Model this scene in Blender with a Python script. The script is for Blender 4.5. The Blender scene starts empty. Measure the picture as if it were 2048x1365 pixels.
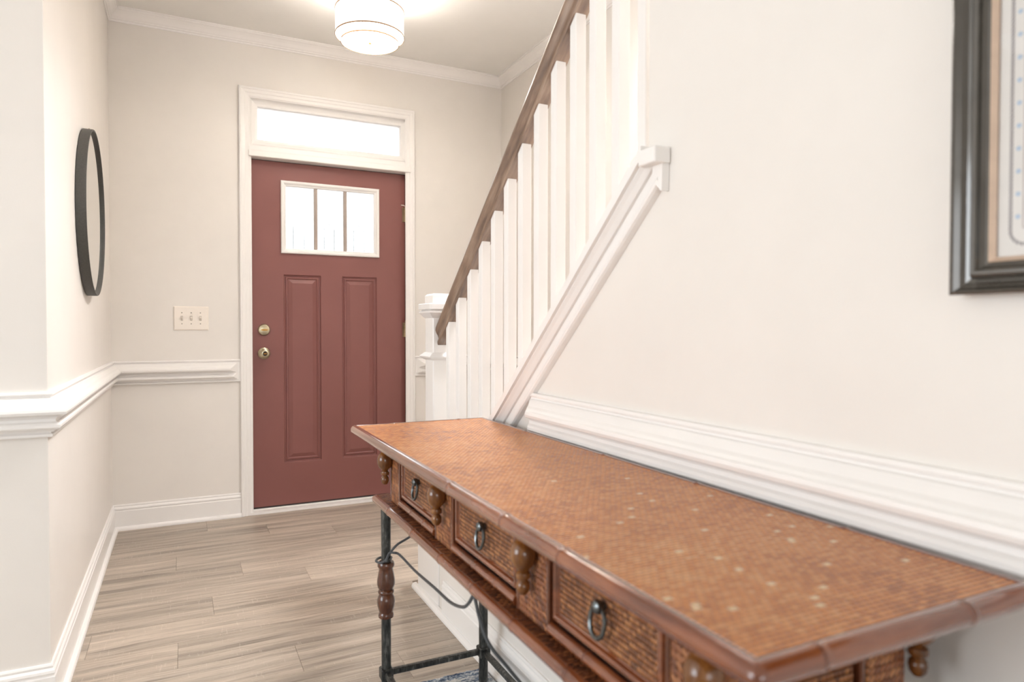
import bpy, math, random
from mathutils import Vector, Matrix
random.seed(7)
SC = bpy.context.scene
COL = SC.collection
PI = math.pi

# ------------------------------------------------------------------ camera
F_PX, YAW, PITCH, ROLL, CAM_H = 1341.11, 0.4574, -0.0188, 0.0007, 1.0722
cd = bpy.data.cameras.new('camera')
cam = bpy.data.objects.new('camera', cd); COL.objects.link(cam)
cd.sensor_fit = 'HORIZONTAL'; cd.sensor_width = 36.0
cd.lens = F_PX / 2048 * 36.0
cd.clip_start = 0.02; cd.clip_end = 200
_f = Vector((math.sin(YAW)*math.cos(PITCH), math.cos(YAW)*math.cos(PITCH), math.sin(PITCH)))
_r0 = Vector((math.cos(YAW), -math.sin(YAW), 0)); _u0 = _r0.cross(_f)
_r = _r0*math.cos(ROLL) + _u0*math.sin(ROLL); _u = -_r0*math.sin(ROLL) + _u0*math.cos(ROLL)
cam.matrix_world = Matrix(((_r.x, _u.x, -_f.x, 0), (_r.y, _u.y, -_f.y, 0), (_r.z, _u.z, -_f.z, CAM_H), (0, 0, 0, 1)))
cd.dof.use_dof = True; cd.dof.focus_distance = 2.7; cd.dof.aperture_fstop = 3.6
SC.camera = cam

# ------------------------------------------------------------------ sky, added daylight lamps, exposure
w = bpy.data.worlds.new('overcast_sky'); SC.world = w; w.use_nodes = True
bg = w.node_tree.nodes['Background']
bg.inputs[0].default_value = (0.93, 0.97, 1.0, 1); bg.inputs[1].default_value = 2.4

def area(name, loc, target, sx, sy, power, col):
    l = bpy.data.lights.new(name, 'AREA'); l.shape = 'RECTANGLE'; l.size = sx; l.size_y = sy
    l.energy = power; l.color = col
    o = bpy.data.objects.new(name, l); COL.objects.link(o); o.location = loc
    o.rotation_euler = (Vector(target) - Vector(loc)).to_track_quat('-Z', 'Y').to_euler()
    return o
area('added_west_window_lamp', (-4.12, 0.95, 1.45), (0, 0.95, 2.3), 2.2, 1.7, 54, (0.84, 0.92, 1.0))  # area lamp added in an unseen window opening to lift the right wall
area('added_back_window_lamp', (-1.15, -6.42, 1.4), (-1.15, 0, 2.9), 3.6, 2.1, 24, (0.93, 0.96, 1.0))  # area lamp added in the unseen back opening to even out the foyer
area('added_stairwell_lamp', (1.90, 2.02, 3.30), (-0.3, 3.2, 0.9), 0.6, 0.7, 120, (0.98, 0.98, 1.0))  # lamp added out of view to brighten the foyer; wall_stair has no window

vs = SC.view_settings
vs.view_transform = 'Standard'; vs.look = 'None'; vs.gamma = 1.0; vs.use_curve_mapping = False
vs.exposure = 0.46

# ------------------------------------------------------------------ room numbers (metres)
XL, XR, XF, D, YC, H = -0.336, 0.868, 1.934, 4.095, 2.235, 2.743
XW, YB = -4.2, -6.5          # far room walls behind / left of the camera

# ------------------------------------------------------------------ material helpers
class G:
    """tiny node-graph builder"""
    def __init__(s, name):
        s.m = bpy.data.materials.new(name); s.m.use_nodes = True
        s.t = s.m.node_tree; s.n = s.t.nodes; s.p = s.n['Principled BSDF']; s.out = s.n['Material Output']
    def link(s, a, b): s.t.links.new(a, b)
    def put(s, sock, v):
        if isinstance(v, bpy.types.NodeSocket): s.link(v, sock)
        else: sock.default_value = v
    def math(s, op, a, b=0.0, c=None, clamp=False):
        n = s.n.new('ShaderNodeMath'); n.operation = op; n.use_clamp = clamp
        s.put(n.inputs[0], a); s.put(n.inputs[1], b)
        if c is not None: s.put(n.inputs[2], c)
        return n.outputs[0]
    def coord(s, which='Object'):
        return s.n.new('ShaderNodeTexCoord').outputs[which]
    def sep(s, v):
        n = s.n.new('ShaderNodeSeparateXYZ'); s.link(v, n.inputs[0]); return n.outputs
    def comb(s, x, y, z):
        n = s.n.new('ShaderNodeCombineXYZ')
        for i, v in enumerate((x, y, z)): s.put(n.inputs[i], v)
        return n.outputs[0]
    def mapping(s, v, scale=(1, 1, 1), loc=(0, 0, 0), rot=(0, 0, 0)):
        n = s.n.new('ShaderNodeMapping'); s.link(v, n.inputs['Vector'])
        n.inputs['Scale'].default_value = scale; s.put(n.inputs['Location'], loc); n.inputs['Rotation'].default_value = rot
        return n.outputs[0]
    def noise(s, v, scale=5, detail=3, rough=.5, out=0):
        n = s.n.new('ShaderNodeTexNoise'); s.link(v, n.inputs['Vector'])
        n.inputs['Scale'].default_value = scale; n.inputs['Detail'].default_value = detail; n.inputs['Roughness'].default_value = rough
        return n.outputs[out]
    def white(s, v):
        n = s.n.new('ShaderNodeTexWhiteNoise'); n.noise_dimensions = '3D'; s.link(v, n.inputs['Vector']); return n.outputs['Value']
    def ramp(s, f, stops, interp='LINEAR'):
        n = s.n.new('ShaderNodeValToRGB'); s.put(n.inputs[0], f); cr = n.color_ramp; cr.interpolation = interp
        while len(cr.elements) < len(stops): cr.elements.new(0.5)
        for e, (p, c) in zip(cr.elements, stops): e.position = p; e.color = (*c, 1)
        return n.outputs[0]
    def mix(s, f, a, b, mode='MIX'):
        n = s.n.new('ShaderNodeMix'); n.data_type = 'RGBA'; n.blend_type = mode
        s.put(n.inputs[0], f)
        for i, v in ((6, a), (7, b)):
            s.put(n.inputs[i], v if isinstance(v, bpy.types.NodeSocket) else (*v, 1))
        return n.outputs[2]
    def bump(s, h, strength=.3, dist=.002):
        n = s.n.new('ShaderNodeBump'); s.link(h, n.inputs['Height'])
        n.inputs['Strength'].default_value = strength; n.inputs['Distance'].default_value = dist
        s.link(n.outputs[0], s.p.inputs['Normal'])
    def fin(s, col=None, rough=None, metal=0.0, spec=.5, coat=0.0, coat_r=.1):
        if col is not None: s.put(s.p.inputs['Base Color'], col if isinstance(col, bpy.types.NodeSocket) else (*col, 1))
        if rough is not None: s.put(s.p.inputs['Roughness'], rough)
        s.p.inputs['Metallic'].default_value = metal
        s.p.inputs['Specular IOR Level'].default_value = spec
        s.p.inputs['Coat Weight'].default_value = coat; s.p.inputs['Coat Roughness'].default_value = coat_r
        return s.m

def lin(r, g, b):
    f = lambda c: c/12.92 if c <= .04045 else ((c+.055)/1.055)**2.4
    return tuple(f(v/255) for v in (r, g, b))

def m_paint(name, col, rough, bump=.12, scale=260, dirt=.03):
    g = G(name); c = g.coord()
    n = g.noise(c, scale, 2); big = g.noise(c, 3.0, 4, .6)
    k = g.ramp(big, [(.35, tuple(v*(1-dirt) for v in col)), (.65, col)])
    g.bump(n, bump, .0008)
    return g.fin(k, rough, spec=.4)
def m_plain(name, col, rough=.5, metal=0.0, coat=0.0, spec=.5, var=.1, scale=40):
    g = G(name); n = g.noise(g.coord(), scale, 3)
    k = g.ramp(n, [(.3, tuple(v*(1-var) for v in col)), (.7, tuple(min(1, v*(1+var*.5)) for v in col))])
    return g.fin(k, rough, metal, spec, coat)

def m_floor(name):
    g = G(name); c = g.coord()
    oi = g.n.new('ShaderNodeObjectInfo').outputs['Random']
    off = g.comb(g.math('MULTIPLY', oi, 37.0), g.math('MULTIPLY', oi, 91.0), 0.0)
    n = g.n.new('ShaderNodeVectorMath'); n.operation = 'ADD'; g.link(c, n.inputs[0]); g.link(off, n.inputs[1]); v = n.outputs[0]
    wob = g.noise(v, 2.2, 2)
    s = g.sep(v)
    yy = g.math('ADD', s[1], g.math('MULTIPLY', wob, .05))
    v2 = g.comb(s[0], yy, s[2])
    broad = g.noise(g.mapping(v2, (1.0, 17, 1)), 1.3, 3, .55)
    fine = g.noise(g.mapping(v2, (2.2, 90, 1)), 1.6, 4, .65)
    pores = g.noise(g.mapping(v2, (26, 240, 1)), 1.0, 2, .5)
    saw = g.noise(g.mapping(v, (150, 14, 1)), 1.0, 2, .6)
    base = g.ramp(broad, [(.28, lin(104, 95, 86)), (.42, lin(158, 146, 132)), (.54, lin(192, 177, 160)), (.72, lin(216, 202, 185))])
    base = g.mix(.42, base, g.ramp(fine, [(.30, lin(98, 88, 78)), (.5, lin(185, 170, 154)), (.72, lin(221, 208, 194))]))
    base = g.mix(g.math('MULTIPLY', g.math('LESS_THAN', pores, .36), .22), base, lin(96, 80, 68))
    sawm = g.math('MULTIPLY', g.math('GREATER_THAN', saw, .64), g.math('GREATER_THAN', g.noise(v, 4.0, 2), .5))
    base = g.mix(g.math('MULTIPLY', sawm, .22), base, lin(222, 210, 196))
    tone = g.math('MULTIPLY_ADD', oi, .2, .80)
    n2 = g.n.new('ShaderNodeVectorMath'); n2.operation = 'SCALE'; g.link(base, n2.inputs[0]); g.link(tone, n2.inputs['Scale'])
    g.bump(fine, .12, .0008)
    return g.fin(n2.outputs[0], g.math('MULTIPLY_ADD', fine, .18, .34), spec=.4)

def m_weave(name, ax_u, ax_v, lu, lv, dark, mid, light, rough=.3, gap=.55, worn=False, diag=False, bstr=.55, rvar=.45, useam=.75):
    """rows of short rattan strands: u along a strand, v across the rows"""
    g = G(name); s = g.sep(g.coord())
    a, b = s['XYZ'.index(ax_u)], s['XYZ'.index(ax_v)]
    if diag:
        r = .70710678
        a, b = (g.math('MULTIPLY', g.math('ADD', a, b), r), g.math('MULTIPLY', g.math('SUBTRACT', b, a), r))
    vv = g.math('DIVIDE', b, lv); row = g.math('FLOOR', vv)
    uu = g.math('ADD', g.math('DIVIDE', a, lu), g.math('MULTIPLY', g.math('FLOORED_MODULO', row, 2.0), .5))
    cell = g.math('FLOOR', uu)
    fu = g.math('FRACT', uu); fv = g.math('FRACT', vv)
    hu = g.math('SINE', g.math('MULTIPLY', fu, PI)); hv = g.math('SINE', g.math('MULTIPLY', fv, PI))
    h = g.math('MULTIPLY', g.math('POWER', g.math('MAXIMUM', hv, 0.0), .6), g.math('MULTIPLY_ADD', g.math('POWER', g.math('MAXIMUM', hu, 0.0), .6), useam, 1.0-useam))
    rnd = g.white(g.comb(cell, row, 3.0))
    big = g.noise(g.coord(), 5.0, 4, .6)
    t = g.math('MULTIPLY_ADD', rnd, rvar, g.math('MULTIPLY_ADD', big, .45, (.55-rvar)/2))
    col = g.ramp(t, [(.2, dark), (.5, mid), (.82, light)])
    col = g.mix(g.math('MULTIPLY', g.math('SUBTRACT', 1.0, g.math('SMOOTH_MIN', g.math('MULTIPLY', h, 1.25), 1.0, .1), clamp=True), gap), col, tuple(v*.25 for v in dark))  # occlusion shade between the strands painted into the base colour
    if worn:
        sp = g.white(g.comb(cell, row, 11.0))
        patch = g.noise(g.coord(), 4.5, 2)
        near = g.math('LESS_THAN', g.math('MULTIPLY_ADD', patch, -.9, s[1]), -.62)
        m = g.math('MULTIPLY', g.math('GREATER_THAN', sp, .988), near)
        col = g.mix(g.math('MULTIPLY', m, .7), col, lin(246, 222, 180))
    g.bump(h, bstr, .003)
    return g.fin(col, rough, spec=.5)

def m_wood(name, dark, mid, light, axis='Y', rough=.28, coat=.3, rot=None):
    g = G(name); sc = [30, 30, 30]; sc['XYZ'.index(axis)] = 4
    cc = g.coord() if rot is None else g.mapping(g.coord(), rot=rot)
    n = g.noise(g.mapping(cc, tuple(sc)), 1.6, 4, .6); b = g.noise(g.coord(), 9, 2)
    t = g.math('MULTIPLY_ADD', n, .7, g.math('MULTIPLY', b, .3))
    k = g.ramp(t, [(.3, dark), (.5, mid), (.7, light)])
    g.bump(n, .08, .001)
    return g.fin(k, rough, coat=coat)

def m_glass(name, tint=(1, 1, 1)):
    m = bpy.data.materials.new(name); m.use_nodes = True; t = m.node_tree; t.nodes.clear()
    o = t.nodes.new('ShaderNodeOutputMaterial'); mx = t.nodes.new('ShaderNodeMixShader'); fr = t.nodes.new('ShaderNodeFresnel')
    tr = t.nodes.new('ShaderNodeBsdfTransparent'); gl = t.nodes.new('ShaderNodeBsdfGlossy')
    fr.inputs[0].default_value = 1.45; tr.inputs[0].default_value = (*tint, 1); gl.inputs['Roughness'].default_value = .01
    t.links.new(fr.outputs[0], mx.inputs[0]); t.links.new(tr.outputs[0], mx.inputs[1]); t.links.new(gl.outputs[0], mx.inputs[2])
    t.links.new(mx.outputs[0], o.inputs[0]); return m
def m_emit(name, col, strength, base=(.9, .88, .84), weave=0.0):
    g = G(name)
    if weave:
        c = g.coord(); s = g.sep(c)
        ang = g.math('ARCTAN2', s[1], s[0])
        n1 = g.noise(g.comb(g.math('MULTIPLY', ang, 2.0), g.math('MULTIPLY', s[2], 150.0), 0.0), 1.5, 2)
        n2 = g.noise(g.comb(g.math('MULTIPLY', ang, 45.0), g.math('MULTIPLY', s[2], 12.0), 0.0), 1.5, 2)
        st = g.math('MULTIPLY_ADD', g.math('ADD', n1, n2), weave, strength - weave)
        g.put(g.p.inputs['Emission Strength'], st)
    else: g.p.inputs['Emission Strength'].default_value = strength
    g.p.inputs['Emission Color'].default_value = (*col, 1)
    return g.fin(base, .7)

M = {}
M['wall'] = m_paint('wall_paint', lin(238, 232, 225), .42)
M['ceiling'] = m_paint('ceiling_paint', lin(246, 243, 238), .8)
M['trim'] = m_paint('trim_paint', lin(246, 242, 238), .30, bump=.04, scale=120, dirt=.025)
M['floor'] = m_floor('vinyl_plank')
M['sub'] = m_plain('subfloor', lin(150, 136, 122), .8)
M['door'] = m_paint('oxblood_paint', lin(138, 88, 82), .40, bump=.10, scale=300, dirt=.05)
M['nickel'] = m_plain('aged_nickel', lin(196, 184, 156), .28, metal=1.0, var=.2)
M['brass'] = m_plain('aged_brass', lin(170, 128, 70), .3, metal=1.0, var=.2)
M['gap'] = m_plain('dark_weatherstrip', lin(45, 35, 34), .8)
M['glass'] = m_glass('clear_glass')
M['came'] = m_plain('lead_came', lin(70, 80, 86), .6)
M['muntin'] = m_plain('backlit_tone_muntin', lin(172, 158, 148), .6, var=.03)  # backlit shade on the muntins put into their base colour
M['rail'] = m_wood('grey_brown_stained_wood', lin(84, 63, 49), lin(132, 106, 87), lin(170, 145, 124), 'Y', .28, .3, rot=(.709, 0, 0))
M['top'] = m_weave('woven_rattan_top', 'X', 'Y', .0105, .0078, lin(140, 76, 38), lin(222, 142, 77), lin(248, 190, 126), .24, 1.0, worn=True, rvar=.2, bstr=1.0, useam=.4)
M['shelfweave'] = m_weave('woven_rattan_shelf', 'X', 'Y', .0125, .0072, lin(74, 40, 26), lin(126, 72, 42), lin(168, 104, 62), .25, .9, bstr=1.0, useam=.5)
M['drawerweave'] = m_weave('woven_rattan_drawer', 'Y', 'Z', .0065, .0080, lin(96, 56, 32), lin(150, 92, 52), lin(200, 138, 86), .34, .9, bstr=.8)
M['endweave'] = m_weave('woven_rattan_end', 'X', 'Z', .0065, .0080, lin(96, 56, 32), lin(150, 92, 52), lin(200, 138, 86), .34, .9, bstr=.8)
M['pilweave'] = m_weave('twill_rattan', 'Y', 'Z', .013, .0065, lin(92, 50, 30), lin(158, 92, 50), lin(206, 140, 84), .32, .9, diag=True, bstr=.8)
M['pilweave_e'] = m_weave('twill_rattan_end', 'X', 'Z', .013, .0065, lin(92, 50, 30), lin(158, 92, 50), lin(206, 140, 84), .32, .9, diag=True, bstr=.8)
M['bamboo'] = m_wood('lacquered_bamboo', lin(82, 40, 21), lin(124, 65, 34), lin(154, 88, 48), 'Y', .13, 1.0)
M['bamboo_x'] = m_wood('lacquered_bamboo_end', lin(82, 40, 21), lin(124, 65, 34), lin(154, 88, 48), 'X', .15, 1.0)
M['tablewood'] = m_wood('dark_lacquered_wood', lin(70, 38, 24), lin(104, 58, 36), lin(132, 80, 50), 'Z', .25, .5)
M['turned'] = m_wood('turned_walnut', lin(56, 31, 13), lin(120, 74, 34), lin(160, 108, 55), 'Z', .18, .2)
M['sleeve'] = m_wood('dark_turned_walnut', lin(34, 18, 10), lin(84, 46, 26), lin(122, 72, 42), 'Z', .22, .3)
M['node'] = m_plain('dark_bamboo_node', lin(96, 52, 36), .3)
M['recess'] = m_plain('black_stained_wood', lin(30, 18, 14), .6)
def m_iron():
    g = G('hammered_black_iron'); n = g.noise(g.mapping(g.coord(), (60, 60, 14)), 1.6, 4, .65)
    k = g.ramp(n, [(.3, lin(30, 31, 30)), (.55, lin(72, 72, 69)), (.75, lin(128, 127, 121))])
    g.bump(n, .5, .003); return g.fin(k, .38, metal=.5)
M['iron'] = m_iron()
M['pull'] = m_plain('blackened_steel', lin(104, 107, 107), .26, metal=.95, var=.3)
M['cord'] = m_plain('grey_rubber_cord', lin(72, 74, 76), .4)
M['frame_dark'] = m_plain('pewter_picture_frame', lin(78, 73, 66), .25, metal=.35, coat=1.0)
M['frame_gold'] = m_plain('bronze_sight_edge', lin(206, 180, 158), .45, metal=.2)
M['paper'] = m_plain('art_paper', lin(238, 230, 222), .8, var=.02)
M['rope'] = m_plain('printed_rope_ink', lin(122, 108, 108), .8)
M['ink'] = m_plain('printed_grey_ink', lin(190, 170, 164), .8)
M['blue'] = m_plain('printed_blue_ink', lin(190, 204, 220), .8)
M['mirror_rim'] = m_plain('charcoal_mirror_rim', lin(74, 72, 68), .5, var=.15, scale=200)
M['mirror'] = m_plain('silvered_mirror', (.92, .93, .92), .01, metal=1.0, var=0)
M['plate'] = m_plain('ivory_switch_plastic', lin(244, 234, 222), .3, var=.01)
M['slot'] = m_plain('switch_slot', lin(150, 138, 126), .5)
M['shade'] = m_emit('linen_shade_glow', (1.0, .945, .87), .74, base=(.5, .47, .43), weave=.12)
M['diff'] = m_emit('lamp_diffuser_glow', (1.0, .95, .89), 21.0)
M['shade_in'] = m_emit('lamp_inner_glow', (1.0, .95, .90), 110.0)
M['shadetrim'] = m_plain('tan_shade_trim', lin(150, 106, 62), .8)
def m_rug():
    g = G('blue_heathered_pile'); c = g.coord()
    n = g.noise(g.mapping(c, (14, 70, 1)), 1.3, 4, .7); f = g.noise(c, 160, 2)
    t = g.math('MULTIPLY_ADD', n, .75, g.math('MULTIPLY', f, .25))
    k = g.ramp(t, [(.36, lin(46, 56, 76)), (.45, lin(108, 122, 142)), (.51, lin(178, 184, 190)), (.58, lin(226, 223, 218))])
    return g.fin(k, .95, spec=.1)
M['rug'] = m_rug()
M['porch'] = m_plain('porch_concrete', (.55, .53, .5), .9)

# ------------------------------------------------------------------ mesh helpers
class MB:
    def __init__(s): s.v = []; s.f = []; s.sm = False
    def add(s, vs, fs):
        o = len(s.v); s.v += [tuple(p) for p in vs]; s.f += [tuple(i+o for i in f) for f in fs]; return s
    def box(s, x0, x1, y0, y1, z0, z1):
        return s.add([(x0,y0,z0),(x1,y0,z0),(x1,y1,z0),(x0,y1,z0),(x0,y0,z1),(x1,y0,z1),(x1,y1,z1),(x0,y1,z1)],
                     [(3,2,1,0),(4,5,6,7),(0,1,5,4),(1,2,6,5),(2,3,7,6),(3,0,4,7)])
    def bbox(s, x0, x1, y0, y1, z0, z1, b=.002):
        """box with chamfered edges"""
        vs = []; fs = []
        X = (x0, x1); Y = (y0, y1); Z = (z0, z1); sg = (1, -1)
        idx = {}
        for i in (0,1):
            for j in (0,1):
                for k in (0,1):
                    dx, dy, dz = sg[i]*b, sg[j]*b, sg[k]*b
                    idx[i,j,k,'x'] = len(vs); vs.append((X[i], Y[j]+dy, Z[k]+dz))
                    idx[i,j,k,'y'] = len(vs); vs.append((X[i]+dx, Y[j], Z[k]+dz))
                    idx[i,j,k,'z'] = len(vs); vs.append((X[i]+dx, Y[j]+dy, Z[k]))
        def face(l, flip): fs.append(tuple(l if not flip else l[::-1]))
        for i in (0,1):
            face([idx[i,0,0,'x'],idx[i,1,0,'x'],idx[i,1,1,'x'],idx[i,0,1,'x']], i == 0)
            face([idx[0,i,0,'y'],idx[0,i,1,'y'],idx[1,i,1,'y'],idx[1,i,0,'y']], i == 0)
            face([idx[0,0,i,'z'],idx[1,0,i,'z'],idx[1,1,i,'z'],idx[0,1,i,'z']], i == 0)
        for i in (0,1):
            for j in (0,1):
                face([idx[i,j,0,'x'],idx[i,j,1,'x'],idx[i,j,1,'y'],idx[i,j,0,'y']], (i+j) % 2 == 1)
                face([idx[i,0,j,'x'],idx[i,0,j,'z'],idx[i,1,j,'z'],idx[i,1,j,'x']], (i+j) % 2 == 0)
                face([idx[0,i,j,'y'],idx[1,i,j,'y'],idx[1,i,j,'z'],idx[0,i,j,'z']], (i+j) % 2 == 0)
                for k in (0,1):
                    face([idx[i,j,k,'x'],idx[i,j,k,'y'],idx[i,j,k,'z']], (i+j+k) % 2 == 1)
        return s.add(vs, fs)
    def prism(s, poly, lo, hi, ax):
        """polygon (2D) extruded along axis ax from lo to hi"""
        n = len(poly)
        def P(a, b, h): return {'x': (h, a, b), 'y': (a, h, b), 'z': (a, b, h)}[ax]
        vs = [P(a, b, lo) for a, b in poly] + [P(a, b, hi) for a, b in poly]
        fs = [tuple(range(n))[::-1], tuple(range(n, 2*n))] + [(i, (i+1) % n, n+(i+1) % n, n+i) for i in range(n)]
        return s.add(vs, fs)
    def lathe(s, prof, c, axis='z', seg=24, closed=False):
        """profile of (radius, height) turned about an axis through c"""
        vs = []; fs = []; n = len(prof)
        for r, h in prof:
            for k in range(seg):
                a = 2*PI*k/seg; p, q = r*math.cos(a), r*math.sin(a)
                d = {'z': (p, q, h), 'y': (p, h, q), 'x': (h, p, q)}[axis]
                vs.append((c[0]+d[0], c[1]+d[1], c[2]+d[2]))
        for i in range(n-1 if not closed else n):
            i2 = (i+1) % n
            for k in range(seg):
                k2 = (k+1) % seg; fs.append((i*seg+k, i*seg+k2, i2*seg+k2, i2*seg+k))
        if not closed:
            fs.append(tuple(range(seg))[::-1]); fs.append(tuple((n-1)*seg+k for k in range(seg)))
        s.sm = True
        return s.add(vs, fs)
    def tube(s, pts, r, seg=10, caps=True):
        pts = [Vector(p) for p in pts]; n = len(pts); vs = []; fs = []
        rr = r if callable(r) else (lambda t: r)
        up = Vector((0, 0, 1))
        t0 = (pts[1]-pts[0]).normalized()
        if abs(t0.dot(up)) > .9: up = Vector((1, 0, 0))
        u = (up - t0*up.dot(t0)).normalized()
        for i, p in enumerate(pts):
            t = (pts[min(i+1, n-1)] - pts[max(i-1, 0)]).normalized()
            u = (u - t*u.dot(t)).normalized(); w_ = t.cross(u)
            for k in range(seg):
                a = 2*PI*k/seg; vs.append(p + (u*math.cos(a) + w_*math.sin(a))*rr(i/(n-1)))
        for i in range(n-1):
            for k in range(seg):
                k2 = (k+1) % seg; fs.append((i*seg+k, i*seg+k2, (i+1)*seg+k2, (i+1)*seg+k))
        if caps: fs += [tuple(range(seg))[::-1], tuple((n-1)*seg+k for k in range(seg))]
        s.sm = True
        return s.add(vs, fs)
    def sweep(s, path, prof, to3, ret0=False, ret1=False):
        """mitred moulding: path in 2D, profile of (offset to the right of travel, height);
        ret0/ret1 cut that end back at 45 degrees (a returned end)"""
        P = [Vector(p) for p in path]; n = len(P); m = len(prof); vs = []; fs = []
        dirs = [(P[i+1]-P[i]).normalized() for i in range(n-1)]
        nor = [Vector((d.y, -d.x)) for d in dirs]
        for i in range(n):
            for o, h in prof:
                if i == 0: q = P[0] + nor[0]*o + (dirs[0]*o if ret0 else Vector((0, 0)))
                elif i == n-1: q = P[-1] + nor[-1]*o - (dirs[-1]*o if ret1 else Vector((0, 0)))
                else:
                    b = nor[i-1]+nor[i]; q = P[i] + b*(o*2/b.length_squared)
                vs.append(to3(q.x, q.y, h))
        for i in range(n-1):
            for k in range(m):
                k2 = (k+1) % m; fs.append((i*m+k, i*m+k2, (i+1)*m+k2, (i+1)*m+k))
        fs += [tuple(range(m))[::-1], tuple((n-1)*m+k for k in range(m))]
        return s.add(vs, fs)
    def rings(s, loops, fill=True, close=False):
        """loft between rectangles (a0,a1,b0,b1,h) -> list of 4-corner loops already in 3D"""
        n = len(loops); vs = [p for l in loops for p in l]; m = len(loops[0]); fs = []
        for i in range(n-1):
            for k in range(m):
                k2 = (k+1) % m; fs.append((i*m+k, i*m+k2, (i+1)*m+k2, (i+1)*m+k))
        if close:
            for k in range(m):
                k2 = (k+1) % m; fs.append(((n-1)*m+k, (n-1)*m+k2, k2, k))
        if fill: fs.append(tuple((n-1)*m+k for k in range(m)))
        return s.add(vs, fs)
    def holed(s, x0, x1, z0, z1, holes, h0, h1, to3):
        """slab with rectangular holes, built from a grid"""
        xs = sorted({x0, x1, *[h[0] for h in holes], *[h[1] for h in holes]})
        zs = sorted({z0, z1, *[h[2] for h in holes], *[h[3] for h in holes]})
        nx, nz = len(xs)-1, len(zs)-1
        def solid(i, j):
            if not (0 <= i < nx and 0 <= j < nz): return False
            cx, cz = (xs[i]+xs[i+1])/2, (zs[j]+zs[j+1])/2
            return not any(a < cx < b and c < cz < d for a, b, c, d in holes)
        vi = {}; vs = []; fs = []
        def V(i, j, k):
            if (i, j, k) not in vi: vi[i, j, k] = len(vs); vs.append(to3(xs[i], zs[j], (h0, h1)[k]))
            return vi[i, j, k]
        for i in range(nx):
            for j in range(nz):
                if not solid(i, j): continue
                fs.append((V(i,j,0), V(i+1,j,0), V(i+1,j+1,0), V(i,j+1,0)))
                fs.append((V(i,j+1,1), V(i+1,j+1,1), V(i+1,j,1), V(i,j,1)))
                for di, dj, a, b in ((-1,0,(i,j),(i,j+1)), (1,0,(i+1,j+1),(i+1,j)), (0,-1,(i+1,j),(i,j)), (0,1,(i,j+1),(i+1,j+1))):
                    if not solid(i+di, j+dj): fs.append((V(*a,0), V(*b,0), V(*b,1), V(*a,1)))
        return s.add(vs, fs)
    def mesh(s, name, mat, smooth=None):
        me = bpy.data.meshes.new(name); me.from_pydata(s.v, [], s.f)
        import bmesh
        b = bmesh.new(); b.from_mesh(me); bmesh.ops.recalc_face_normals(b, faces=b.faces); b.to_mesh(me); b.free()
        if (s.sm if smooth is None else smooth):
            me.shade_smooth(); me.set_sharp_from_angle(angle=math.radians(38))
        me.materials.append(mat); return me
    def build(s, name, mat, parent=None, smooth=None, loc=(0, 0, 0)):
        o = bpy.data.objects.new(name, s.mesh(name, mat, smooth)); COL.objects.link(o)
        o.location = loc
        if parent is not None: o.parent = parent
        return o

def tag(o, label=None, cat=None, group=None, kind=None):
    for k, v in (('label', label), ('category', cat), ('group', group), ('kind', kind)):
        if v: o[k] = v
    return o
def empty(name, loc, label, cat, group=None, kind=None):
    o = bpy.data.objects.new(name, None); COL.objects.link(o); o.location = loc; o.empty_display_size = .05
    return tag(o, label, cat, group, kind)
def struct(mb, name, mat, label, cat, smooth=None):
    return tag(mb.build(name, mat, None, smooth), label, cat, None, 'structure')
def dup(o, parent, loc):
    c = o.copy(); COL.objects.link(c); c.parent = parent; c.location = loc; return c

plan = lambda a, b, h: (a, b, h)                    # path in the floor plan, height up
wallY = lambda a, b, h: (a, D - h, b)               # path on the far wall, height out of it

# ------------------------------------------------------------------ SETTING: walls, ceiling
struct(MB().holed(XL-.12, XF+.12, 0, 5.3, [(.345, 1.300, 0, 2.40)], D, D+.14, lambda x, z, h: (x, h, z)),
       'wall_far', M['wall'], 'off-white far wall around the dark red front door', 'wall')
struct(MB().box(XL-.12, XL, YC, D, 0, H), 'wall_left', M['wall'], 'short off-white side wall carrying the round mirror', 'wall')
struct(MB().box(XW, XL-.12, YC, YC+.12, 0, H), 'wall_return', M['wall'], 'off-white wall facing the camera at the left edge', 'wall')
cap = lambda y: 1.290 + (1.274-y)*.86               # top of the sloped stringer cap
WALL_END = 1.124
struct(MB().prism([(YB, 0), (2.385, 0), (2.385, cap(2.385)-.026), (WALL_END, cap(WALL_END)-.026), (WALL_END, H), (YB, H)], XR, XR+.11, 'x'),
       'wall_right', M['wall'], 'off-white wall behind the console table, sloping up beside the stairs', 'wall')
struct(MB().box(XF, XF+.12, YB, D, 0, 5.3), 'wall_stair', M['wall'], 'off-white wall on the far side of the staircase', 'wall')
struct(MB().box(XR+.0, XR+.11, YB, 2.35, H+.12, 5.3).box(XR+.11, XF, 2.35, 2.47, H+.12, 5.3).box(XR, XF, YB-.12, YB, 0, 5.3)
       .box(XR, XF+.12, YB-.12, 2.47, 5.3, 5.4), 'wall_upper_stairwell', M['wall'], 'upper stairwell walls above the foyer ceiling', 'wall')
struct(MB().holed(XW-.12, XR, 0, H, [(-3.0, .7, .3, 2.5)], YB-.12, YB, lambda x, z, h: (x, h, z)),
       'wall_back', M['wall'], 'off-white wall with a wide window behind the camera', 'wall')
struct(MB().holed(YB, YC+.12, 0, H, [(-.2, 2.1, .55, 2.35)], XW-.12, XW, lambda y, z, h: (h, y, z)),
       'wall_west', M['wall'], 'off-white wall with a wide window far left of the camera', 'wall')
cm = MB()
cm.box(XW-.12, XR+.11, YB-.12, YC+.12, H, H+.12).box(XL-.12, XR+.11, YC+.12, D, H, H+.12).box(XR+.11, XF, 2.35, D, H, H+.12)
struct(cm, 'ceiling', M['ceiling'], 'smooth white ceiling above the foyer', 'ceiling')

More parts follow.
